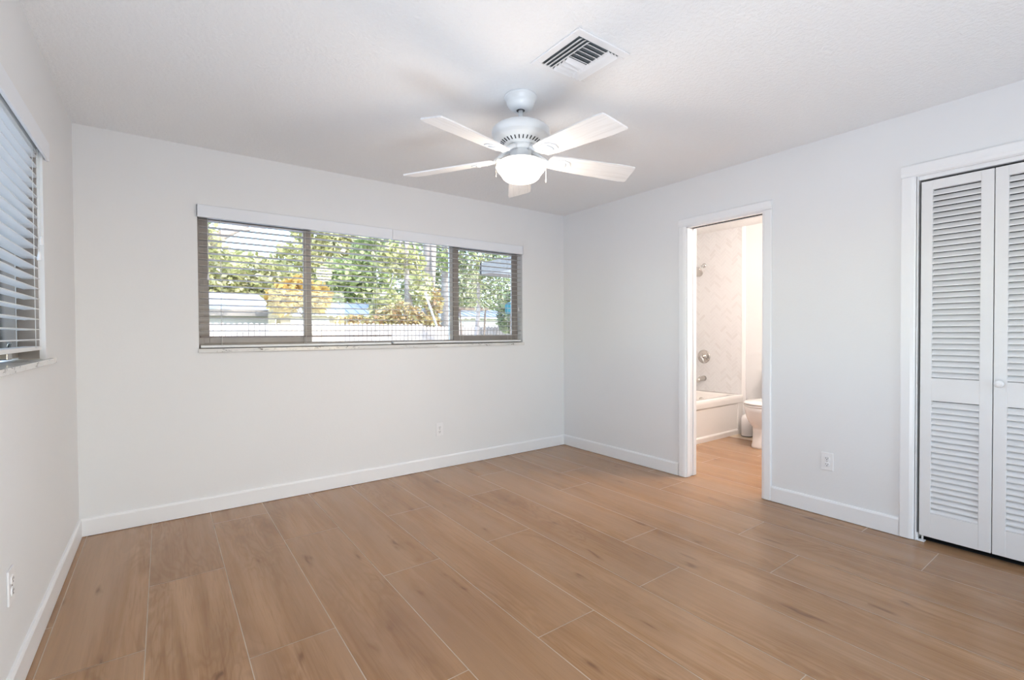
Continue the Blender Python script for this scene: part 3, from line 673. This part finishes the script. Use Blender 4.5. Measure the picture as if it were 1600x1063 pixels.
MB().lathe([(0.063, 0.0), (0.066, 0.002), (0.064, 0.008)], 36, m_).build('base_ring', 'black_plastic', bc)
MB().lathe([(0.007, 0.25), (0.006, 0.40)], 12, m_).build('handle', 'porcelain', bc)
MB().lathe([(0.008, 0.395), (0.013, 0.40), (0.014, 0.415), (0.009, 0.425)], 16, m_).build('knob', 'black_plastic', bc)

# ------------------------------------------------------------------ outdoors
GZ = -0.25
struct(MB().box(-40, 60, 6.8, 70, GZ-0.3, GZ).build('ground', 'lawn'))
struct(MB().box(-40, 60, ET+0.02, 6.8, GZ-0.3, GZ).build('ground', 'bounce_ground'))
struct(MB().box(-ET-0.02, 60, -20, YF-0.1, GZ-0.3, GZ).build('ground', 'bounce_ground'))
struct(MB().box(-40, -ET-0.02, -20, ET+0.02, GZ-0.3, GZ).build('ground', 'bounce_ground'))

# picket fence along the garden, panel by panel
fe = empty('fence', (6.0, 7.0, GZ), 'pale wooden picket fence crossing the whole garden outside the back window', 'fence')
x = -4.0; rnd = random.Random(3)
while x < 19:
    w = MB()
    n = 24
    for i in range(n):
        xa_ = x+i*0.1; zt = 1.40+0.035*math.sin(x*0.7)+rnd.uniform(-0.008, 0.008)+(0.05 if x > 6 else 0)
        w.prism([Vector((xa_, 7.0, GZ+0.03)), Vector((xa_+0.090, 7.0, GZ+0.03)), Vector((xa_+0.090, 7.0, zt-0.03)), Vector((xa_+0.065, 7.0, zt)), Vector((xa_+0.025, 7.0, zt)), Vector((xa_, 7.0, zt-0.03))], (0, 0.018, 0))
    for z in (0.15, 1.15): w.box(x-0.003, x+2.4, 7.018, 7.055, z, z+0.09)
    w.build('fence_panel', 'fence_wood', fe)
    MB().box(x-0.05, x+0.05, 7.05, 7.14, GZ, 1.33, 0.004).build('fence_post', 'fence_wood', fe)
    x += 2.4

def leaves(w, rnd, c, r, n, size, aspect=1.8, droop=0.0, hollow=0.35):
    for _ in range(n):
        while True:
            p = Vector((rnd.uniform(-1, 1), rnd.uniform(-1, 1), rnd.uniform(-1, 1)))
            if hollow < p.length < 1: break
        q = Vector((c[0]+p.x*r[0], c[1]+p.y*r[1], c[2]+p.z*r[2]))
        s = size*rnd.uniform(0.6, 1.4)
        a = Vector((rnd.gauss(0, 1), rnd.gauss(0, 1), rnd.gauss(0, 0.7)-droop)).normalized(); b_ = a.cross(Vector((rnd.gauss(0, 1), rnd.gauss(0, 1), rnd.gauss(0, 1)))).normalized()*s*0.5; a = a*s*aspect*0.5
        w.poly([q-a, q-a*0.1+b_, q+a, q-a*0.1-b_])
def limb(w, pts, rad, seg=10): w.tube(pts, rad, seg)
def tree(name, label, cat, base, trunk, trad, blobs, m, bark, size, n, group=None, seed=1, branches=(), droop=0.0):
    rnd = random.Random(seed)
    root = empty(name, (base[0], base[1], GZ), label, cat, group)
    w = MB(); limb(w, [(base[0], base[1], GZ)]+list(trunk), trad)
    for pts, rad in branches: limb(w, pts, rad, 8)
    for c, r in blobs:
        st = Vector(trunk[-1]); en = Vector(c); w.tube([st, st.lerp(en, 0.5)+Vector((0, 0, 0.1)), en], [trad[-1]*0.7, trad[-1]*0.4, trad[-1]*0.15], 6)
    w.build('trunk', bark, root)
    w = MB(); tot = sum(r[0]*r[2] for c, r in blobs)
    for c, r in blobs: leaves(w, rnd, c, r, int(n*r[0]*r[2]/tot), size, droop=droop)
    w.build('foliage', m, root)
    return root
GT = 'trees beyond the garden fence'
# broad oak at the left with a thick bare limb crossing the top left of the view
tree('oak_tree', 'oak with a thick bare limb reaching in at the top left of the back window', 'tree', (0.2, 8.4), [(0.25, 8.4, 1.2), (0.47, 8.4, 2.45)], [0.30, 0.24, 0.18],
     [((0.55, 8.4, 3.35), (1.0, 0.8, 0.5)), ((1.45, 8.5, 2.85), (0.6, 0.6, 0.28))], 'leaf_yellow_green', 'bark_pink', 0.09, 1500, GT, 11,
     branches=[([(0.47, 8.4, 2.45), (1.1, 8.4, 3.10), (1.6, 8.4, 3.45), (2.15, 8.4, 3.8), (2.7, 8.4, 4.2)], [0.17, 0.13, 0.11, 0.07, 0.03]), ([(1.6, 8.4, 3.45), (1.9, 8.4, 3.55), (2.45, 8.4, 3.65)], [0.05, 0.045, 0.015]), ([(1.1, 8.4, 3.05), (1.05, 8.4, 3.6), (1.45, 8.4, 4.3)], [0.09, 0.06, 0.03])])
tree('leafy_tree', 'low yellow-green tree behind the white flat roof, left in the view', 'tree', (2.6, 15.5), [(2.6, 15.5, 1.2), (2.7, 15.5, 2.4)], [0.2, 0.17, 0.12],
     [((1.4, 15, 3.0), (1.3, 1.2, 0.95)), ((2.9, 15.6, 3.2), (1.4, 1.2, 1.0)), ((3.9, 15.4, 2.8), (1.1, 1.1, 1.0)), ((2.2, 15.4, 2.2), (2.0, 1.1, 0.7))], 'leaf_yellow_green', 'bark_brown', 0.125, 8000, GT, 12)
tree('leafy_tree', 'tall pale yellow-green tree rising behind the ribbed metal roof', 'tree', (6.14, 19.50), [(6.14, 19.50, 1.66), (6.02, 19.50, 3.27)], [0.24, 0.2, 0.14],
     [((5.56, 19.50, 4.41), (1.38, 1.30, 1.03)), ((7.27, 19.80, 4.75), (1.84, 1.40, 1.38)), ((6.84, 19.20, 3.04), (2.07, 1.20, 1.15)), ((8.18, 20.00, 6.01), (1.61, 1.20, 1.15)), ((6.23, 20.00, 6.01), (1.03, 1.00, 0.69))], 'leaf_yellow_green', 'bark_brown', 0.15, 9500, GT, 13)
tree('leafy_tree', 'bright green bushy tree in the middle of the back window view', 'tree', (6.1, 13.9), [(6.1, 13.9, 1.2), (6.1, 13.9, 2.3)], [0.16, 0.13, 0.1],
     [((5.8, 13.9, 3.05), (1.1, 0.9, 0.95)), ((6.8, 14.0, 3.5), (1.0, 0.9, 1.1)), ((6.6, 13.8, 2.4), (1.3, 0.8, 0.65)), ((7.4, 13.9, 4.5), (1.3, 0.9, 0.65))], 'leaf_green', 'bark_brown', 0.105, 7000, GT, 14)
tree('leafy_tree', 'deep green tree standing behind the pale thick trunks', 'tree', (11.05, 16.80), [(11.05, 16.80, 1.44), (10.94, 16.80, 2.86)], [0.2, 0.17, 0.12],
     [((9.75, 16.80, 2.98), (1.18, 1.00, 1.18)), ((10.09, 17.00, 4.86), (1.66, 1.00, 1.18)), ((12.00, 16.80, 3.33), (1.54, 1.00, 1.54)), ((13.14, 17.20, 5.33), (2.13, 1.00, 1.42)), ((14.62, 17.70, 3.08), (2.01, 1.00, 1.54))], 'leaf_deep', 'bark_brown', 0.13, 9000, GT, 15)
tree('leafy_tree', 'mid green tree at the far right, seen under the white porch roof', 'tree', (19.68, 20.60), [(19.68, 20.60, 1.50), (19.68, 20.60, 2.70)], [0.18, 0.15, 0.12],
     [((18.93, 20.20, 2.88), (1.95, 1.00, 1.35)), ((20.88, 20.60, 3.91), (2.42, 1.00, 1.81)), ((19.30, 20.80, 5.55), (2.26, 1.00, 1.35))], 'leaf_green', 'bark_brown', 0.13, 6500, GT, 16)
# climbing leaves and young trees nearer the fence
tree('young_tree', 'slim pale-barked young tree with light drooping leaves left of the thick trunks', 'tree', (5.84, 8.35), [(5.85, 8.35, 1.58), (5.80, 8.35, 2.34), (5.77, 8.35, 3.10), (5.81, 8.35, 4.43)], [0.26, 0.17, 0.08, 0.065, 0.05],
     [((5.19, 8.35, 1.91), (0.47, 0.35, 0.52)), ((6.09, 8.15, 2.43), (0.33, 0.35, 0.47)), ((5.62, 8.45, 3.19), (0.76, 0.35, 0.47))], 'leaf_yellow_green', 'bark_pink', 0.09, 1500, GT, 17, droop=0.6)
tree('thick_trunk_tree', 'tall tree with a thick pale pink trunk behind the fence, left of a pair', 'tree', (6.97, 9.35), [(6.97, 9.35, 1.60), (6.94, 9.35, 2.61), (6.97, 9.35, 3.81), (7.03, 9.35, 5.22)], [0.26, 0.20, 0.18, 0.20, 0.16],
     [((7.03, 9.25, 4.71), (1.00, 0.35, 0.40)), ((6.88, 8.95, 2.10), (0.28, 0.35, 0.50))], 'leaf_dry', 'bark_pink', 0.09, 900, GT, 18)
tree('thick_trunk_tree', 'tall tree with a thick pale pink trunk behind the fence, right of a pair', 'tree', (8.03, 10.15), [(8.03, 10.15, 1.62), (8.03, 10.15, 2.68), (8.09, 10.15, 3.95), (8.22, 10.15, 5.43)], [0.30, 0.25, 0.23, 0.26, 0.22],
     [((8.86, 9.95, 4.80), (0.95, 0.35, 0.48)), ((7.76, 9.75, 3.53), (0.32, 0.35, 0.37))], 'leaf_green', 'bark_pink', 0.09, 900, GT, 19)
tree('orange_shrub', 'rounded orange and yellow leaved shrub beside the ribbed metal roof', 'shrub', (3.2, 8.6), [(3.2, 8.6, 1.0), (3.2, 8.6, 1.6)], [0.05, 0.04, 0.03],
     [((2.75, 8.6, 2.05), (0.42, 0.4, 0.42)), ((3.45, 8.6, 2.1), (0.42, 0.4, 0.42)), ((3.1, 8.7, 2.25), (0.4, 0.35, 0.4))], 'leaf_orange', 'bark_brown', 0.10, 1300, None, 20)
tree('hedge_shrub', 'reddish brown and green shrub leaning over the fence in the middle', 'shrub', (5.0, 7.6), [(5.0, 7.6, 0.6), (5.0, 7.6, 1.2)], [0.04, 0.03, 0.02],
     [((4.3, 7.6, 1.45), (0.7, 0.25, 0.22)), ((5.3, 7.6, 1.65), (0.7, 0.25, 0.35)), ((5.9, 7.7, 1.5), (0.6, 0.25, 0.2))], 'leaf_dry', 'bark_brown', 0.07, 1300, None, 21)
tree('garden_shrub', 'dense blue-green shrub behind the fence at the far right of the view', 'shrub', (8.1, 6.3), [(8.1, 6.3, 0.6), (8.1, 6.3, 1.2)], [0.05, 0.04, 0.03],
     [((7.7, 6.2, 1.7), (0.45, 0.35, 0.55)), ((8.3, 6.3, 1.9), (0.45, 0.35, 0.6))], 'leaf_deep', 'bark_brown', 0.10, 1100, None, 22)
# spiky yucca-like plant near the right sash
pl = empty('spiky_palm', (6.05, 5.2, GZ), 'tall spiky palm-like plant with drooping yellow-green blades at the right sash', 'palm plant')
w = MB(); w.tube([(6.05, 5.2, GZ), (6.0, 5.2, 1.0), (6.08, 5.2, 1.7), (6.08, 5.2, 2.35)], [0.07, 0.05, 0.045, 0.04]); w.build('trunk', 'bark_pink', pl)
w = MB(); rnd = random.Random(5)
for cz, nn in ((2.3, 110), (1.9, 60), (2.75, 60)):
    for i in range(nn):
        a = rnd.uniform(0, 2*PI); e = rnd.uniform(-0.5, 1.3); L2 = rnd.uniform(0.26, 0.42); wd2 = 0.013
        d = Vector((math.cos(a)*math.cos(e), math.sin(a)*math.cos(e), math.sin(e))); s_ = Vector((-math.sin(a), math.cos(a), 0))*wd2
        p0 = Vector((6.08, 5.2, cz)); p1 = p0+d*L2*0.5; p2 = p0+d*L2*0.85+Vector((0, 0, -0.10*L2)); p3 = p0+d*L2+Vector((0, 0, -0.30*L2))
        vs_ = [w.b.verts.new(q) for q in (p0-s_*0.5, p0+s_*0.5, p1+s_, p2+s_*0.8, p3, p2-s_*0.8, p1-s_)]
        w.b.faces.new(vs_[0:3]+[vs_[6]]); w.b.faces.new([vs_[6], vs_[2], vs_[3], vs_[5]]); w.b.faces.new([vs_[5], vs_[3], vs_[4]])
w.build('leaf_blades', 'leaf_yellow_green', pl)
# leaning pole, table, teal drum
pole = MB(); pole.tube([(5.79, 7.27, 2.23), (6.17, 7.25, 1.2), (6.6, 7.22, GZ)], 0.03, 8); tag(pole.build('leaning_pole', 'stucco_white'), 'thin pale pole leaning against the thick tree trunks', 'pole')
tb = empty('garden_table', (6.15, 5.9, GZ), 'weathered brown garden stand with angled legs below the spiky palm', 'garden stand')
MB().box(5.85, 6.75, 5.75, 6.15, 1.74, 1.79, 0.005).build('top', 'rust_wood', tb)
for px_, py_, dx in ((5.95, 5.8, 0.12), (6.65, 5.8, -0.12), (5.95, 6.1, 0.12), (6.65, 6.1, -0.12)):
    MB().tube([(px_, py_, 1.75), (px_+dx, py_, GZ)], 0.022, 8).build('leg', 'rust_wood', tb)
w = MB(); w.lathe([(0.10, 0), (0.13, 0.02), (0.14, 0.20), (0.10, 0.26), (0.05, 0.28)], 24, Matrix.Translation((7.25, 5.6, 1.66))); bt = w
tl2 = empty('bird_feeder', (7.25, 5.6, GZ), 'teal plastic bird feeder on a pole among the shrubs at the right', 'bird feeder')
bt.build('feeder', 'teal_plastic', tl2); MB().tube([(7.25, 5.6, GZ), (7.25, 5.6, 1.67)], 0.02, 8).build('pole', 'rust_wood', tl2)

# neighbouring houses
h1 = empty('white_house', (0.6, 10.8, GZ), 'white flat-roofed house behind the fence at the left of the view', 'house')
MB().box(-3.2, 2.75, 9.65, 13.4, GZ, 1.70).build('wall', 'stucco_white', h1)
w = MB(); w.prism([Vector((-3.4, 9.4, 1.72)), Vector((-3.4, 13.6, 2.40)), Vector((-3.4, 13.6, 2.52)), Vector((-3.4, 9.4, 1.80))], (6.25, 0, 0)); w.build('roof', 'roof_white', h1)
MB().box(-3.4, 2.85, 9.37, 9.40, 1.64, 1.80).build('fascia', 'stucco_tan', h1)
h2 = empty('metal_roofed_house', (5.4, 12, GZ), 'low house with a ribbed pale metal roof behind the fence, middle left', 'house')
MB().box(3.15, 7.2, 11.2, 11.9, GZ, 1.72).build('wall', 'stucco_tan', h2)
w = MB(); w.prism([Vector((2.95, 11.0, 1.74)), Vector((2.95, 12.3, 2.20)), Vector((2.95, 12.3, 2.24)), Vector((2.95, 11.0, 1.79))], (4.3, 0, 0))
for i in range(15):
    xx = 2.97+i*0.30; w.prism([Vector((xx, 11.0, 1.79)), Vector((xx+0.03, 11.0, 1.79)), Vector((xx+0.03, 12.3, 2.24)), Vector((xx, 12.3, 2.24))], (0, 0, 0.03))
w.build('roof', 'roof_metal', h2)
for xa_, xb_ in ((3.4, 4.5), (4.7, 5.5), (5.8, 6.6)): MB().box(xa_, xb_, 11.17, 11.21, 1.42, 1.68, 0.004).build('window', 'stucco_white', h2)
h3 = empty('blue_roofed_house', (9.4, 11.5, GZ), 'long low white house with a pale blue metal roof behind the trunks', 'house')
MB().box(7.5, 16.5, 11.0, 11.6, GZ, 1.70).build('wall', 'stucco_white', h3)
w = MB(); w.prism([Vector((7.35, 10.8, 1.72)), Vector((7.35, 12.2, 2.06)), Vector((7.35, 12.2, 2.10)), Vector((7.35, 10.8, 1.77))], (9.4, 0, 0))
for i in range(30):
    xx = 7.37+i*0.31; w.prism([Vector((xx, 10.8, 1.77)), Vector((xx+0.03, 10.8, 1.77)), Vector((xx+0.03, 12.2, 2.10)), Vector((xx, 12.2, 2.10))], (0, 0, 0.025))
w.build('roof', 'roof_metal', h3)
# porch roof of this house's wing, top right of the view
po = empty('porch_roof', (7.4, 4.0, GZ), 'white porch roof corner at the top right of the back window view', 'porch roof')
MB().box(6.05, 9.5, 2.6, 5.0, 2.52, 2.60, 0.01).build('soffit', 'stucco_white', po)
w = MB(); w.box(6.0, 9.55, 4.95, 5.02, 2.47, 2.72, 0.004); w.box(6.0, 6.06, 2.6, 5.0, 2.47, 2.72, 0.004); w.build('fascia', 'stucco_tan', po)
MB().box(8.4, 8.55, 4.75, 4.9, GZ, 2.52, 0.01).build('post', 'stucco_white', po)
# white garden room seen through the left window
gr_ = empty('garden_room', (-2.0, 6.0, GZ), 'white garden room with tall blue-grey panes outside the left window', 'garden room')
w = MB(); w.box(-3.4, -0.75, 5.0, 6.6, GZ, 0.95); w.box(-3.4, -0.75, 5.0, 6.6, 2.15, 2.7); panes = []
xx = -0.75
while xx > -3.3:
    x2 = -1.135 if xx == -0.75 else xx-0.205
    w.box(x2, xx, 5.0, 6.6, 0.95, 2.15); panes.append((x2-0.085, x2)); xx = x2-0.085
w.box(-3.4, xx, 5.0, 6.6, 0.95, 2.15); w.build('wall', 'garden_white', gr_)
for xa_, xb_ in panes: MB().box(xa_, xb_, 5.08, 5.10, 0.95, 2.15).build('window', 'pane_blue', gr_)
MB().box(-3.6, -0.6, 4.8, 6.8, 2.7, 2.85, 0.01).build('roof', 'roof_white', gr_)
